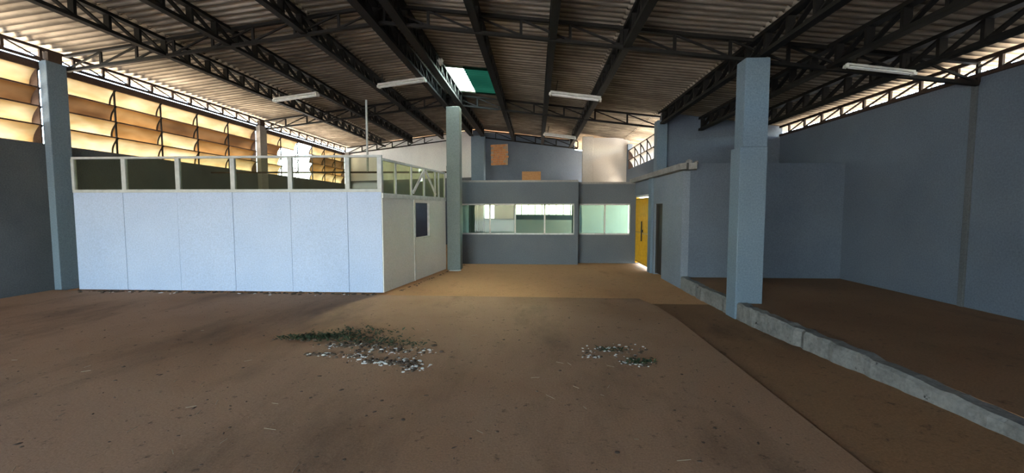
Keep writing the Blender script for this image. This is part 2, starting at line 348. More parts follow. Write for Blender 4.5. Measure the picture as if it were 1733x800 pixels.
struct(gb.obj('wall_back_blue', M['blue']), 'blue grey gable wall above the office at the back', 'wall')
pl = MB().slantwall((-2.95, by(-2.9)-.22), (-2.35, by(-2.35)-.22), .3, 2.3, 4.98, 4.95)
tag(pl.obj('gable_pillar', M['bluecol'], None, 0.01), 'blue pillar between the white wall and blue gable wall', 'pillar')

# broken plaster patch with bare bricks, and a plywood board standing on the office roof
bp = empty('brick_patch', (-2.02, by(-1.65)-.04, 3.62)); tag(bp, 'square patch of bare orange bricks in the blue gable wall', 'brick patch')
bp.rotation_euler.z = math.atan(-0.272)
B(0, .78, .0, .05, 0, .92).obj('mortar_bed', M['mortar'], bp)
brk = MB().box(0, .225, -.03, .02, 0, .085).mesh('brick', M['brick'], 0.008)
rb = random.Random(11)
for r in range(9):
    for c in range(-1, 4):
        x = c*.24 + (.12 if r % 2 else 0)
        if x < -.05 or x > .60: continue
        if rb.random() < .06: continue
        link('brick', brk, bp, (x+rb.uniform(-.012, .012), rb.uniform(-.015, .012), r*.101+.01))
pb = empty('plywood_board', (-0.16, 15.0, 2.42)); tag(pb, 'orange plywood board propped on the office roof edge', 'board')
pb.rotation_euler = (rad(-8), 0, 0)
B(-.33, .33, 0, .018, 0.0, .56).obj('sheet', M['ply'], pb)
B(-.30, -.25, .018, .055, 0.02, .54).obj('batten', M['ply'], pb); B(.25, .30, .018, .055, 0.02, .54).obj('batten', M['ply'], pb)

# cream wall block and right-hand upper louvre wall at the back
XU = 3.45
cb = MB().box(1.78, XU+.1, 16.6, 16.8, -.2, zr(1.8)-.16)
struct(cb.obj('wall_cream', M['pinkplaster']), 'sunlit cream plaster wall at the back right', 'wall')
tag(MB().box(1.76, 2.16, 16.42, 16.6, 2.3, zr(2)-.10).obj('cream_pillar', M['pinkplaster'], None, 0.012), 'pale plaster pillar at the left end of the cream wall', 'pillar')
uw = MB().box(XU, XU+.18, 11.95, 16.8, 2.4, 3.14).box(XU, XU+.18, 11.95, 12.05, 3.14, 4.1).box(XU, XU+.18, 16.4, 16.8, 3.14, 4.1)
struct(uw.obj('wall_upper_side', M['blue']), 'short blue wall under the back right louvres', 'wall')
tag(B(XU-.22, XU+.05, 11.72, 12.02, 2.4, 4.02).obj('upper_pillar', M['bluecol'], None, 0.012), 'blue pillar standing on the room roof below the truss end', 'pillar')

# ------------------------------------------------------------------ right-hand room with flat concrete roof
XW = 3.06
rw = MB()
rw.box(XW, XW+.15, 9.12, 10.50, -.05, 2.45)
rw.box(XW, XW+.15, 11.18, 11.74, -.05, 2.45)
rw.box(XW, XW+.15, 10.50, 11.18, 1.79, 2.45)
rw.box(XW, XW+.15, 11.74, 13.36, 2.06, 2.45)
rw.box(XW, XW+.15, 13.36, 13.7, -.05, 2.45)
struct(rw.obj('wall_room_side', M['bluescuff']), 'pale blue side wall of the room beside the yellow door', 'wall')
rf = MB().box(XW+.15, XRW, 9.12, 9.27, -.05, 2.60)
struct(rf.obj('wall_room_front', M['blue']), 'dark blue front wall of the flat roofed room', 'wall')
rr = MB().box(XW+.15, XRW, 11.5, 11.65, -.05, 2.45)
struct(rr.obj('wall_room_back', M['blue']), 'rear wall of the flat roofed room', 'wall')
def slab_mesh():
    mb = MB(); rnd = random.Random(5)
    # jagged outline: the near end is broken away
    pts = [(2.93, 13.6), (2.93, 8.95), (3.02, 8.80), (3.10, 8.90), (3.22, 8.78), (3.30, 9.02), (3.36, 9.24)]
    
    x = 3.40
    while x < 6.2: x += rnd.uniform(.12, .3); pts.append((min(x, 6.29), 9.24+rnd.uniform(-.02, .02)))
    pts += [(6.29, 11.6), (3.5, 11.9), (3.5, 13.6)]
    return mb.prism(pts, 2.46, 2.585)
struct(slab_mesh().obj('ceiling_room', M['concrete']), 'thin concrete roof slab with a broken corner', 'roof slab')
rk = random.Random(9); 
for i, (x, y, s) in enumerate([(3.12, 8.95, .075), (3.28, 9.0, .055)]):
    bm = bmesh.new(); bmesh.ops.create_icosphere(bm, subdivisions=2, radius=s)
    for v in bm.verts: v.co *= rk.uniform(.75, 1.2); v.co.z *= .7
    me = bpy.data.meshes.new('rubble_lump'); bm.to_mesh(me); bm.free(); me.materials.append(M['concrete'])
    o = link('rubble_lump', me, None, (x, y, 2.585+s*.45)); tag(o, ['larger', 'smaller'][i]+' concrete lump on the broken corner of the roof slab', 'rubble')
tag(B(XW-.06, XW+.02, 11.30, 11.60, -.03, 2.46).obj('door_pillar', M['bluecol'], None, 0.01), 'blue pilaster between the yellow and the dark door', 'pilaster')

# yellow sheet-metal door with two leaves
d1 = struct(empty('door_1', (XW+.02, 11.76, 0)), 'yellow two leaf metal door with daylight under it', 'door')
fr = MB().box(0, .08, 0, .045, 0, 2.05).box(0, .08, 1.54, 1.585, 0, 2.05)
fr.obj('door_frame', M['yellow'], d1)
B(0, .08, 0, 1.585, 2.005, 2.05).obj('door_frame', M['framew'], d1)
rib = MB().bar((0, 0, .08), (0, 0, 1.93), .03, .022, (0, 1, 0)).mesh('rib', M['yellow'])
for k in range(2):
    y0 = .05+k*.752
    lf = B(.03, .05, 0, .738, .05, 1.975).obj('door_leaf', M['yellow'], d1, 0, False, (0, y0, 0))
    for j in range(8): link('rib', rib, lf, (.02, .05+j*.091, 0))
    B(.005, .03, 0, .738, .05, .10).obj('rail', M['yellow'], lf); B(.005, .03, 0, .738, .93, .98).obj('rail', M['yellow'], lf); B(.005, .03, 0, .738, 1.92, 1.975).obj('rail', M['yellow'], lf)
lk = B(-.02, .01, .70, .86, .98, 1.06).obj('lock_box', M['black'], d1)
B(-.03, .0, .775, .795, .72, 1.30).obj('bolt_bar', M['black'], lk)
d2 = struct(empty('door_2', (XW+.1, 10.50, 0)), 'dark narrow doorway in the side wall of the room', 'door')
B(-.02, .02, .04, .64, 0, 1.75).obj('door_leaf', M['darkdoor'], d2); 
MB().box(-.06, .05, 0, .04, 0, 1.79).box(-.06, .05, .64, .68, 0, 1.79).box(-.06, .05, 0, .68, 1.75, 1.79).obj('door_frame', M['darkdoor'], d2)
B(-.06, -.02, .10, .13, .85, 1.0).obj('door_handle', M['framew'], d2)

# ------------------------------------------------------------------ office at the back
YO, YO2, ZO = 12.95, 13.35, 2.47
of = MB()
of.box(-2.36, 1.28, YO, YO+.15, -.05, .88).box(-2.36, 1.28, YO, YO+.15, 1.82, ZO).box(-2.36, -2.28, YO, YO+.15, .88, 1.82).box(1.16, 1.28, YO, YO+.15, .88, 1.82)
of.box(1.28, 3.1, YO2, YO2+.15, -.05, .86).box(1.28, 3.1, YO2, YO2+.15, 1.82, ZO-.04).box(1.28, 1.34, YO2, YO2+.15, .86, 1.82).box(2.92, 3.1, YO2, YO2+.15, .86, 1.82)
of.box(1.13, 1.28, YO+.15, YO2+.15, -.05, ZO)
of.box(-2.51, -2.36, YO, yb0+.1, -.05, ZO)
struct(of.obj('wall_office', M['officegrey']), 'low blue grey office wall with a band of windows', 'wall')
rfm = MB().box(-2.5, 1.28, YO+.02, 16.5, ZO, ZO+.06).box(1.2, 3.1, YO2+.02, 16.5, ZO-.04, ZO+.02).box(-2.5, 1.75, 16.5, 18.4, ZO, ZO+.06)
struct(rfm.obj('ceiling_office', M['plasterraw']), 'flat concrete roof of the back office', 'roof slab')
def sliding(name, x0, x1, y, z0, z1, mulls, lab, rnd_c):
    wn = struct(empty(name, (x0, y, z0)), lab, 'window'); W = x1-x0; H = z1-z0; t = .045
    MB().box(0, W, 0, .07, 0, t).obj('window_sill', M['framew'], wn)
    MB().box(0, W, 0, .07, H-t, H).obj('window_head', M['framew'], wn)
    xs = [0]+mulls+[W]
    for x in xs: B(max(0, x-t/2), min(W, x+t/2), 0, .07, 0, H).obj('window_frame', M['framew'], wn)
    for i in range(len(xs)-1): B(xs[i]+t/2, xs[i+1]-t/2, .030, .036, t, H-t).obj('pane', M['glassoffice'], wn)
    return wn
sliding('window_5', -2.28, 1.16, YO+.03, .88, 1.82, [.88, 1.65, 2.55], 'wide sliding office window with white frame', 0)
sliding('window_6', 1.34, 2.92, YO2+.03, .86, 1.82, [.8], 'greenish office window nearer the yellow door', 0)
struct(MB().slantwall((-2.34, by(-2.34)-.05), (1.74, by(1.74)-.05), .04, -.05, 1.19, 1.19).obj('wall_office_rear', M['whitewall']), 'pale lower wall seen through the office windows', 'wall')
# rear openings of the office with bars
for nm, x0, x1, z0, nb, lab in [('window_7', -2.62, -1.88, 1.20, 3, 'small bright rear window seen through the office glass'), ('window_8', -0.95, 1.80, 1.38, 9, 'wide bright rear window seen through the office glass')]:
    wn = struct(empty(nm, (0, 0, 0)), lab, 'window')
    for k in range(nb+1):
        x = x0+(x1-x0)*k/nb
        MB().bar((x, by(x)+.1, z0), (x, by(x)+.1, 1.95), .04, .04).obj('window_bar', M['framew'], wn)
    MB().bar((x0, by(x0)+.1, z0+.02), (x1, by(x1)+.1, z0+.02), .06, .04).obj('window_sill', M['framew'], wn)
# curtain inside the office
cv = MB(); n = 60
for i in range(n+1):
    x = -2.25+.5*i/n; y = 14.2+.035*math.sin(i*.9); cv.v += [(x, y, .35), (x, y, 1.98)]
    if i: k = len(cv.v); cv.f.append((k-4, k-2, k-1, k-3))
cur = empty('curtain', (0, 0, 0)); tag(cur, 'pale gathered curtain behind the left office pane', 'curtain')
cv.obj('cloth', M['curtain'], cur, 0, True); MB().tube((-2.3, 14.2, 2.0), (-1.65, 14.2, 2.0), .012).obj('curtain_rod', M['framew'], cur)

# ------------------------------------------------------------------ louvred windows
def arc_pts(h, run, n=6, bulge=.05):
    """blade section from its low outer edge to its high inner edge"""
    out = []
    for i in range(n+1):
        u = i/n; out.append((-run*(1-u) - bulge*math.sin(math.pi*u), h*u))
    return out
def blade_mesh(L, h, run, mat):
    mb = MB(); P = arc_pts(h, run)
    for (x, z) in P: mb.v += [(x, 0, z), (x, L, z)]
    mb.f = [(2*i, 2*i+1, 2*i+3, 2*i+2) for i in range(len(P)-1)]
    return mb.mesh('blade', mat, 0, True)
def rail_mesh(L, run):
    return MB().bar((-run+.004, 0, .0), (-run+.004, L, .0), .016, .020).bar((0, 0, 0), (0, L, 0), .001, .001).mesh('blade_rail', M['rust'])
def bracket_mesh(h, run, flip=1):
    mb = MB(); P = arc_pts(h, run)
    for i in range(len(P)-1):
        mb.bar((P[i][0]+.01, 0, P[i][1]), (P[i+1][0]+.01, 0, P[i+1][1]), .018, .030, (1, 0, 1))
    return mb.mesh('bracket', M['steel'])
def louvre(name, lab, x, ys, z0, rows, h, pattern, mirror=False, missing=()):
    wn = struct(empty(name, (x, 0, z0)), lab, 'window'); s = -1 if mirror else 1
    run = .17; br = bracket_mesh(h, run); cache = {}
    if mirror: wn.scale.x = -1
    for i, y in enumerate(ys):
        mu = B(-.05, -.02, -.014, .014, 0, rows*h).obj('mullion', M['steel'], wn, 0, False, (0, y, 0))
        for r in range(rows): link('bracket', br, mu, (.0, 0, r*h))
    for y in (ys[0]+.012, ys[-1]-.012): B(-.26, -.005, -.012, .012, -.02, rows*h).obj('jamb', M['rust'], wn, 0, False, (0, y, 0))
    for i in range(len(ys)-1):
        L = ys[i+1]-ys[i]+.002
        for r in range(rows):
            if ('rail', i) not in cache:
                cache[('rail', i)] = MB().bar((.0, 0, h), (.0, L, h), .020, .026).mesh('blade_rail', M['rust'])
            if (i, r) in missing:
                link('blade_rail', cache[('rail', i)], wn, (-.02, ys[i]-.001, r*h)); continue
            mt = pattern(i, r); key = (round(L, 3), mt)
            if key not in cache: cache[key] = blade_mesh(L, h, run, M[mt])
            bl = link('blade', cache[key], wn, (-.02, ys[i]-.001, r*h))
            link('blade_rail', cache[('rail', i)], bl)
    return wn
rp = random.Random(21)
def patt(i, r):
    base = ['cream', 'amber', 'brown', 'cream'][r]
    q = rp.random()
    if q < .12: return {'cream': 'amber', 'amber': 'cream', 'brown': 'amber'}[base]
    return base
H4 = (4.45-2.97)/4
louvre('window_1', 'amber louvred window at the far left edge before the pillar', XL-.02, [3.3, 4.5, 5.7, 6.9, 8.14], 2.97, 4, H4, patt)
louvre('window_2', 'long amber louvred window above the white partition', XL-.02, [8.54, 9.70, 10.94, 12.16, 13.42, 14.74], 2.97, 4, H4, patt)
louvre('window_3', 'louvred window with broken out panes beyond the second pillar', XL-.02, [15.14, 16.27, 17.45, 18.60, 19.70, 20.75, 21.75], 2.97, 4, H4, patt,
       missing={(i, r) for i in (1, 2) for r in range(4)}-{(1, 3)})
louvre('window_4', 'white louvred window high on the back right wall', XU+.02, [12.06, 12.95, 13.8, 14.65, 15.5, 16.4], 3.14, 2, .36, lambda i, r: 'milk', mirror=True)

# ------------------------------------------------------------------ white partition
pt = empty('partition', (-6.0, 8.15, 0)); tag(pt, 'white panel partition with glazed top on the left', 'partition')
ox, oy = 6.0, -8.15
def PB(mb, name, mat, bevel=0, parent=None, loc=None):
    mb.v = [(v[0]+ox, v[1]+oy, v[2]) for v in mb.v]; return mb.obj(name, mat, parent or pt, bevel)
xs = [-9.36, -8.30, -7.16, -6.01, -4.83, -3.68, -3.0]
for i in range(6):
    PB(B(xs[i]+.003, xs[i+1]-.003, 8.145+.003*(i % 2), 8.19, .01, 1.985), 'panel', M['panelskycast'], 0.002)
PB(B(-9.36, -2.985, 8.135, 8.205, 1.985, 2.045), 'sill_rail', M['frame'], 0.006)
PB(B(-9.36, -2.985, 8.14, 8.20, 2.655, 2.70), 'top_rail', M['frame'], 0.006)
for i, x in enumerate([-9.34]+[-8.26, -7.13, -5.99, -4.82, -3.67, -3.03]):
    wd = .03 if i == 0 else .045
    PB(B(x-wd, x+wd, 8.14, 8.20, 2.045, 2.655), 'post', M['frame'], 0.004)
px = [-9.31, -8.305, -7.175, -6.035, -4.865, -3.715, -3.075]
for i in range(6):
    PB(B(px[i]+(.09 if i else 0), px[i+1], 8.168, 8.172, 2.05, 2.65), 'pane', M['glassfront'])
# side run, slightly askew
A, Bp = Vector((-2.985, 8.16, 0)), Vector((-2.46, 11.52, 0)); dv = (Bp-A); SL = dv.length; dv.normalize(); nv = Vector((dv.y, -dv.x, 0))
def sbox(s0, s1, z0, z1, o0=-.045, o1=0.0):
    P = []
    for z in (z0, z1):
        for s, o in ((s0, o1), (s1, o1), (s1, o0), (s0, o0)):
            q = A+dv*s+nv*o; P.append((q.x, q.y, z))
    return MB().hexa(P)
def sbar(s0, z0, s1, z1, wd, o=-.022):
    p = A+dv*s0+nv*o; q = A+dv*s1+nv*o
    return MB().bar((p.x, p.y, z0), (q.x, q.y, z1), .03, wd, (0, 0, 1) if abs(s1-s0) > .05 else (dv.x, dv.y, 0))
PB(sbox(0, 1.40, .01, 1.87), 'panel', M['panel'], 0.002)
PB(sbox(1.44, 2.30, .01, 0.98), 'panel', M['panel'], 0.002)
PB(sbox(2.31, SL, .01, 1.87), 'panel', M['panel'], 0.002)
PB(sbox(1.40, 1.44, .01, 1.87, -.05, .012), 'post', M['framew'])
PB(sbox(1.44, 2.30, 1.80, 1.87), 'panel', M['panel'])
wf = PB(sbox(1.44, 1.48, .98, 1.80, -.05, .01), 'window_frame', M['framew']); PB(sbox(2.27, 2.31, .98, 1.80, -.05, .01), 'window_frame', M['framew']); PB(sbox(1.44, 2.31, .96, 1.0, -.05, .015), 'window_frame', M['framew'])
PB(sbox(0, SL, 1.87, 1.965, -.05, .02), 'sill_rail', M['framew'], 0.006)
PB(sbox(0, SL, 2.60, 2.65, -.05, .0), 'top_rail', M['framew'], 0.006)
sp = [0.02, .58, 1.32, 2.02, 2.70, 2.94, SL-.02]
for i, s in enumerate(sp): PB(sbox(s-.03, s+.03, 1.965, 2.60), 'post', M['frame'] if i == 0 else M['framew'], 0.004)
for i in range(len(sp)-1): PB(sbox(sp[i]+.03, sp[i+1]-.03, 1.97, 2.60, -.024, -.020), 'pane', M['glassgreen'])
PB(sbar(1.36, 2.02, 1.98, 2.58, .06, .01), 'brace', M['framew']); PB(sbar(2.06, 2.58, 2.68, 2.02, .05, .01), 'brace', M['framew'])
# rear rail of the enclosure hung from the roof
hg = empty('hanging_rail', (-5.0, 12.5, 0)); tag(hg, 'thin steel rail hung from a purlin inside the partition', 'rail')
MB().bar((-4.85, 0, 2.76), (2.4, 0, 2.74), .04, .05).obj('rail', M['rust'], hg)
MB().bar((0, 0, 2.76), (0, 0, 4.86), .045, .045).obj('hanger', M['frame'], hg)

# ------------------------------------------------------------------ columns
c = empty('column', (-2.26, 11.78, 0)); tag(c, 'grey green square column at the end of the partition', 'column')
B(-.185, .185, -.17, .17, -.03, 4.43).obj('shaft', M['greencol'], c, 0.015)
B(-.185-.02, -.175, -.10, -.02, 2.72, 2.84).obj('hook_plate', M['black'], c, 0.004)
c = empty('column', (3.25, 6.78, 0)); tag(c, 'blue square column standing on the platform kerb', 'column')
MB().box(-.205, .195, -.18, .14, -.05, 2.58).obj('shaft', M['bluecol'], c, 0.012)
MB().box(-.165, .190, -.175, .12, 2.58, 3.88).obj('upper_shaft', M['bluecol'], c, 0.012)

# ------------------------------------------------------------------ roof sheets
ceiling = struct(empty('ceiling', (0, 0, 0)), 'corrugated fibre cement roof seen from below', 'roof')
PITCH, AMP, NW = 0.177, 0.031, 6
cols_y = []
y = 2.62
skyl = None
while y < 22.6:
    cols_y.append((y, y+PITCH*NW)); y += PITCH*NW
# merge two narrow columns into one wide run for the green skylight
rows_l = [(-10.55, -7.30), (-7.46, -4.20), (-4.36, -2.74)]
rows_r = [(-2.66, -0.94), (-1.10, 1.52), (1.36, 3.48), (3.32, 6.75)]
def sheet(y0, y1, x0, x1, drop_lo, nw, seg=6, t=.008, single=False):
    """corrugated sheet, waves running down the slope; drop_lo lifts the lower end for the lap"""
    mb = MB(); n = nw*seg
    for top in (0, 1):
        for i in range(n+1):
            u = i/n; yr = y0+(y1-y0)*u; wz = AMP*math.cos(math.tau*u*nw)+.052
            for x in (x0, x1):
                lift = drop_lo if abs(x-XRIDGE) == max(abs(x0-XRIDGE), abs(x1-XRIDGE)) else 0
                mb.v.append((x, yl(yr, x), zr(x)+wz+lift+top*t))
    o = 2*(n+1)
    for i in range(n):
        a = 2*i; mb.f += [(a, a+1, a+3, a+2)]
        if not single: mb.f += [(o+a, o+a+2, o+a+3, o+a+1)]
    if single: mb.v = mb.v[:o]; return mb
    e = len(mb.v); mb.v += mb.v[:]          # cut ends on vertices of their own, so the waves shade cleanly
    for i in range(n):
        a = e+2*i; mb.f += [(a, a+2, o+a+2, o+a), (a+1, o+a+1, o+a+3, a+3)]
    mb.f += [(e, e+o, e+o+1, e+1), (e+2*n, e+2*n+1, e+o+2*n+1, e+o+2*n)]
    mb.wave = (o, seg)
    return mb
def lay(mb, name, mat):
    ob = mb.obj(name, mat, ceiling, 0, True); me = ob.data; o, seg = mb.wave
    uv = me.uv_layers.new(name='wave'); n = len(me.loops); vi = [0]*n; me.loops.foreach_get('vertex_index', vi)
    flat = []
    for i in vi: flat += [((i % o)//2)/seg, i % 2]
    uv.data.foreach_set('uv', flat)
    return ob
def trim_row(y0, x0, x1):      # beyond the flat roofed room the hall is narrower
    return min(x1, 4.35) if x1 > 3.6 and yl(y0, x0) > 12.6 else x1
SKY0, SKY1 = 11.30, 12.98
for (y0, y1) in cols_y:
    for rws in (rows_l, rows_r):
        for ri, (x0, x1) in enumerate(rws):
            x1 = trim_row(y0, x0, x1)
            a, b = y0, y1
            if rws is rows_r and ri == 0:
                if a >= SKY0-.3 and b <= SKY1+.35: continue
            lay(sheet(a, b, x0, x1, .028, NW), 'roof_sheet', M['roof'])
# the gap left in the top right row: find its extent and fill it with the green sheets
gaps = [(a, b) for a, b in cols_y if a >= SKY0-.3 and b <= SKY1+.35]
G0, G1 = gaps[0][0], gaps[-1][1]
sheet(G0-PITCH, G1+PITCH, -2.66, -1.80, .014, NW*len(gaps)+2, single=True).obj('skylight_sheet', M['greensheet'], ceiling, 0, True, (0, 0, -.008))
sheet(G0-PITCH, G1+PITCH, -1.84, -0.94, .02, NW*len(gaps)+2, single=True).obj('skylight_sheet', M['greendull'], ceiling, 0, True, (0, 0, -.002))
# unseen roof over the camera, one plain run each side
fr_ = MB()
for (x0, x1) in ((-10.55, XRIDGE), (XRIDGE, 6.75)):
    P = [(x0, -5.3, zr(x0)+.06), (x1, -5.3, zr(x1)+.06), (x1, yl(2.66, x1), zr(x1)+.06), (x0, yl(2.66, x0), zr(x0)+.06)]
    fr_.hexa(P+[(a, b, z+.03) for a, b, z in P])
fo = fr_.obj('roof_field', M['roof'], ceiling); fo['kind'] = 'stuff'
# ridge tiles
for i, (y0, y1) in enumerate(cols_y):
    mb = MB()
    for dx, dz in ((-.30, -.030), (-.10, .05), (.10, .05), (.30, -.06)):
        for yy in (y0, y1+.02): mb.v.append((XRIDGE+dx, yl(yy, XRIDGE+dx), ZRIDGE+.095+dz))
    mb.f = [(0, 1, 3, 2), (2, 3, 5, 4), (4, 5, 7, 6)]
    mb.obj('ridge_tile', M['roof'], ceiling)

# ------------------------------------------------------------------ trusses and purlins
def truss(lab, xa, xb, yref, step, depth=.30, mat='steel', peak=True):
    """flat lattice truss following the roof; yref is where it crosses the ridge line"""
    t = empty('roof_truss', (XRIDGE, yref, zr(XRIDGE)-.36)); tag(t, lab, 'truss', 'roof trusses')
    k = skew(yref); o = Vector(t.location)
    P = lambda x, dz: Vector((x, yref-k*(x-XRIDGE), zr(x)-dz))-o
    segs = [(xa, XRIDGE), (XRIDGE, xb)] if peak else [(xa, xb)]
    for (x0, x1) in segs:
        MB().bar(P(x0, .04), P(x1, .04), .07, .05).obj('top_chord', M[mat], t)
        MB().bar(P(x0, .04+depth), P(x1, .04+depth), .07, .05).obj('bottom_chord', M[mat], t)
        n = max(2, round(abs(x1-x0)/step)); 
        for i in range(n+1):
            x = x0+(x1-x0)*i/n
            if i: MB().bar(P(x, .065), P(x, .015+depth), .035, .045, (1, 0, 0)).obj('post', M[mat], t)
            if i < n:
                xn = x0+(x1-x0)*(i+1)/n
                if x0 < XRIDGE: MB().bar(P(x, .015+depth), P(xn, .065), .03, .03).obj('diagonal', M[mat], t)
                else: MB().bar(P(x, .065), P(xn, .015+depth), .03, .03).obj('diagonal', M[mat], t)
    return t
truss('nearest black lattice truss crossing the whole hall', XL+.1, XRW-.05, 7.66, .85)
truss('middle black lattice truss behind the green skylight', XL+.1, 3.45, 13.55, .85)
truss('farthest black lattice truss against the back walls', XL+.1, 1.75, 19.62, .85)

def purlin(x, y0, y1, lab, depth=.29, step=.56, mat='steel', wd=.12, dz=.03, lat0=3.2):
    p = empty('purlin', (x, y0, zr(x)-dz)); tag(p, lab, 'purlin', 'lattice purlins'); L = y1-y0
    MB().bar((0, 0, 0), (0, L, 0), wd, .055).obj('top_chord', M[mat], p)
    MB().bar((0, 0, -depth), (0, L, -depth), wd, .055).obj('bottom_chord', M[mat], p)
    po_ = MB().bar((0, 0, -.02), (0, 0, -depth+.02), wd*.85, .05, (0, 1, 0)).mesh('post', M[mat])
    dg = MB().bar((0, 0, -.02), (0, step, -depth+.02), wd*.6, .024).mesh('diagonal', M[mat])
    n = int((y1-lat0)/step)
    for i in range(n+1):
        yy = lat0-y0+i*step
        link('post', po_, p, (0, yy, 0))
        if yy+step <= L: link('diagonal', dg, p, (0, yy, 0))
    return p
def ye(x): return 19.62-skew(19.62)*(x-XRIDGE)-(.55 if x < -2 else .05)
purlin(-7.35, -4.9, ye(-7.35), 'first lattice purlin in from the left louvres, pale bottom edge')
purlin(-5.87, -4.9, ye(-5.87), 'second lattice purlin in from the left louvres')
purlin(-4.27, -4.9, ye(-4.27), 'lattice purlin left of the ridge beam')
purlin(-2.88, -4.9, ye(-2.88), 'left half of the heavy double ridge beam', depth=.33, wd=.16)
purlin(-2.36, -4.9, ye(-2.36), 'right half of the heavy double ridge beam', depth=.33, wd=.16)
purlin(-1.0, -4.9, ye(-1.0), 'lattice purlin at the right end of the green skylight')
purlin(.27, -4.9, ye(.27), 'lattice purlin at the left ends of two batten lights')
purlin(1.45, -4.9, ye(1.45), 'lattice purlin running to the sunlit cream wall')
purlin(3.36, -4.9, 11.9, 'lattice purlin directly above the blue column on the kerb')
purlin(4.37, -4.9, 11.75, 'lattice purlin right of the blue column')
purlin(5.28, -4.9, 11.6, 'lattice purlin nearest the right wall')
purlin(XL+.02, -4.9, 21.9, 'thin eave lattice above the left louvres', depth=.225, step=.62, mat='rust', wd=.04, dz=.02)
purlin(XRW-.07, -4.9, 11.4, 'thin eave lattice on top of the right wall', depth=.21, step=.60, mat='rust', wd=.04, dz=.02)

# ------------------------------------------------------------------ batten lights (off)
def batten(x0, x1, y, z, lab, slim=1.0):
    L = x1-x0; b = empty('batten_light', ((x0+x1)/2, y, z)); tag(b, lab, 'light', 'fluorescent batten lights')
    mb = MB(); n = len(mb.v)
    pr = [(-.075, .0), (-.045, .055), (.045, .055), (.075, .0)]
    mb.v = [(s*L/2, a, c) for s in (-1, 1) for a, c in pr]
    mb.f = [(0, 1, 2, 3), (7, 6, 5, 4), (0, 4, 5, 1), (1, 5, 6, 2), (2, 6, 7, 3), (3, 7, 4, 0)]
    mb.obj('housing', M['white'], b)
    for yy in (-.038, .038):
        MB().tube((-L/2+.04, yy, -.028), (L/2-.04, yy, -.028), .018).obj('tube', M['tube'], b)
    for s in (-1, 1):
        B(s*L/2-.02, s*L/2+.02, -.065, .065, -.05, .01).obj('end_cap', M['white'], b)
        B(s*(L/2-.12)-.008, s*(L/2-.12)+.008, -.012, .012, .05, .30).obj('hanger', M['steel'], b)
    b.scale = (1, slim, slim)
    k = skew(y); b.rotation_euler = (0, math.atan(SLR if x0 > XRIDGE else -SLL), -math.atan(k))
    return b
batten(-7.05, -5.72, 11.18, 4.62, 'white batten light under the two left purlins')
batten(-4.01, -2.74, 10.72, 4.81, 'white batten light just left of the ridge beam')
batten(.31, 1.47, 9.98, 4.23, 'white batten light right of the green skylight')
batten(4.36, 5.22, 6.36, 3.60, 'white batten light on the near truss by the right wall', .6)
batten(.27, 1.40, 15.4, 4.25, 'white batten light farthest back near the gable')

# ------------------------------------------------------------------ litter on the floor
def scatter(name, lab, cat, mat, gen, n, seed, parent=None):
    rnd = random.Random(seed); mb = MB()
    for i in range(n): gen(mb, rnd)
    o = mb.obj(name, mat); tag(o, lab, cat, None, 'stuff'); return o
def lump(mb, x, y, s, rnd, flat=.5, z=0):
    a = rnd.uniform(0, 6.28); k = len(mb.v); m = 6
    sx, sy = s*rnd.uniform(.6, 1.4), s*rnd.uniform(.4, 1.0)
    for lv, (r, h) in enumerate(((1, 0), (.85, .6), (.3, 1))):
        for i in range(m):
            t = i*math.tau/m; rr = r*rnd.uniform(.7, 1.15); u, v = math.cos(t)*sx*rr, math.sin(t)*sy*rr
            mb.v.append((x+u*math.cos(a)-v*math.sin(a), y+u*math.sin(a)+v*math.cos(a), z+h*s*flat))
    for lv in range(2):
        for i in range(m): mb.f.append((k+lv*m+i, k+lv*m+(i+1) % m, k+(lv+1)*m+(i+1) % m, k+(lv+1)*m+i))
    mb.f.append(tuple(k+2*m+i for i in range(m)))
def blob(rnd, cs):
    cx, cy, sx, sy = rnd.choice(cs); return rnd.gauss(cx, sx), rnd.gauss(cy, sy)
def leaf(mb, x, y, s, rnd, z=0.0):
    a = rnd.uniform(0, 6.28); d = Vector((math.cos(a), math.sin(a), rnd.uniform(.0, .7))).normalized()*s; p = Vector((x, y, z+.004)); r = Vector((-d.y, d.x, 0)).normalized()*s*rnd.uniform(.12, .3)
    k = len(mb.v); up = Vector((0, 0, s*.15))
    mb.v += [tuple(p), tuple(p+d*.5+r+up*.3), tuple(p+d), tuple(p+d*.5-r+up*.3), tuple(p+d*.5+up)]
    mb.f += [(k, k+1, k+4), (k+1, k+2, k+4), (k+2, k+3, k+4), (k+3, k, k+4)]
g1 = [(-2.75, 5.22, .18, .08), (-2.75, 5.22, .18, .07), (-2.45, 5.28, .18, .10), (-2.1, 5.12, .25, .08), (-3.0, 5.16, .14, .04), (-1.75, 5.0, .25, .07), (-2.3, 5.5, .28, .12)]
scatter('wilted_weeds', 'heap of dark green wilted weeds on the slab at left', 'weeds', M['leaf'],
        lambda mb, r: (lambda p: leaf(mb, p[0], p[1], r.uniform(.02, .075), r, r.uniform(0, .025)))(blob(r, g1)), 900, 1)
w1 = [(-2.3, 4.95, .18, .05), (-1.75, 4.80, .22, .07), (-1.40, 4.78, .13, .10), (-2.05, 4.60, .10, .04), (-1.75, 4.42, .12, .04), (-1.45, 4.45, .10, .06), (-1.28, 4.28, .07, .06), (-2.45, 4.62, .08, .03)]
scatter('plaster_chips', 'white flakes scattered around the left weed heap', 'plaster flakes', M['chip'],
        lambda mb, r: (lambda p: lump(mb, p[0], p[1], r.choice([.006, .008, .010, .013, .016, .022, .030]), r, .3))(blob(r, w1)), 300, 2)
w2 = [(0.72, 5.0, .10, .06), (0.95, 4.86, .14, .12), (1.15, 5.05, .12, .08), (1.02, 4.58, .08, .05), (1.12, 4.50, .06, .05), (.65, 4.72, .06, .05)]
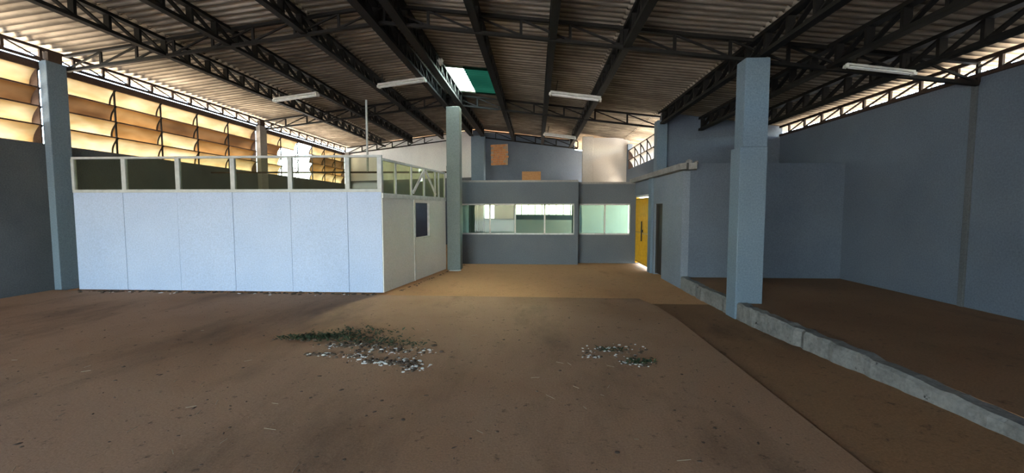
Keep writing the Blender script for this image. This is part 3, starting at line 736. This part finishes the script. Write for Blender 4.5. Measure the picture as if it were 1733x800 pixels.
scatter('plaster_chips', 'white flakes scattered near the slab edge at right', 'plaster flakes', M['chip'],
        lambda mb, r: (lambda p: lump(mb, p[0], p[1], r.uniform(.007, .024), r, .35))(blob(r, w2)), 80, 4)
g2 = [(1.18, 4.60, .07, .04), (1.05, 4.56, .10, .04), (.9, 4.95, .10, .04)]
scatter('wilted_weeds', 'small tuft of green weeds among the right white flakes', 'weeds', M['leaf'],
        lambda mb, r: (lambda p: leaf(mb, p[0], p[1], r.uniform(.02, .07), r))(blob(r, g2)), 120, 5)
def crumb(mb, r):
    y = 2.2+abs(r.gauss(0, 2.6)); x = r.uniform(-8.5, 1.9)
    if y < 7.7: lump(mb, x, y, r.choice([.004, .005, .006, .008, .008, .012, .02]), r, .25)
scatter('soil_crumbs', 'dark crumbs of soil strewn over the slab', 'soil crumbs', M['pebble'], crumb, 900, 6)
gh1 = g1+w1
scatter('soil_crumbs', 'dark soil crumbs in and around the left weed heap', 'soil crumbs', M['pebble'],
        lambda mb, r: (lambda p: lump(mb, p[0], p[1], r.uniform(.01, .040), r, .5))(blob(r, gh1)), 420, 8)
gh2 = g2+w2
scatter('soil_crumbs', 'dark soil crumbs among the right white flakes', 'soil crumbs', M['pebble'],
        lambda mb, r: (lambda p: lump(mb, p[0], p[1], r.uniform(.008, .028), r, .4))(blob(r, gh2)), 110, 9)
def straw(mb, r):
    x, y, a, L = r.uniform(-6, 1.8), 2.2+abs(r.gauss(0, 2.2)), r.uniform(0, 3.14), r.uniform(.03, .10)
    if y < 7.6: mb.bar((x, y, .004), (x+math.cos(a)*L, y+math.sin(a)*L, .006), .004, .003)
scatter('straw_bits', 'pale bits of straw strewn over the slab', 'straw', M['straw'], straw, 60, 10)
def heap(mb, r):
    x = r.uniform(-9.3, -3.1); lump(mb, x, 8.02+r.gauss(0, .06), r.uniform(.015, .06), r, .35)
scatter('soil_crumbs', 'line of soil and rubble along the partition foot', 'soil crumbs', M['pebble'], heap, 150, 12)
def heapw(mb, r):
    x = r.uniform(-8.5, -3.1); lump(mb, x, 7.95+r.gauss(0, .08), r.uniform(.012, .04), r, .25)
scatter('plaster_chips', 'pale flakes lying along the partition foot', 'plaster flakes', M['chip'], heapw, 26, 13)
def edge(mb, r):
    y = r.uniform(8.5, 12.8); lump(mb, -2.94+.155*(y-8.16)+.06+abs(r.gauss(0, .05)), y, r.uniform(.01, .035), r, .4, -.03)
scatter('soil_crumbs', 'soil swept against the partition side wall', 'soil crumbs', M['pebble'], edge, 70, 14)
tag(MB().prism([(-2.36, 11.42), (-2.10, 11.40), (-2.04, 11.50), (-2.33, 11.53)], -.03, -.012).obj('paper_scrap', M['chip']), 'flat white scrap at the foot of the grey green column', 'scrap')

# pale lump beside the ridge beam, standing in for daylight through a gap
rgm = random.Random(31); bm = bmesh.new(); bmesh.ops.create_icosphere(bm, subdivisions=3, radius=.11)
for v in bm.verts:
    v.co *= .75+.35*math.sin(v.co.x*60+v.co.z*40)*.5+rgm.uniform(-.06, .1); v.co.x *= .7; v.co.y *= 1.5; v.co.z *= .8
me = bpy.data.meshes.new('daylight_lump'); bm.to_mesh(me); bm.free(); me.materials.append(M['chip'])
o = link('daylight_lump', me, None, (-2.17, 9.75, 4.98)); tag(o, 'small crumpled pale lump standing in for daylight at the ridge beam', 'daylight_lump')
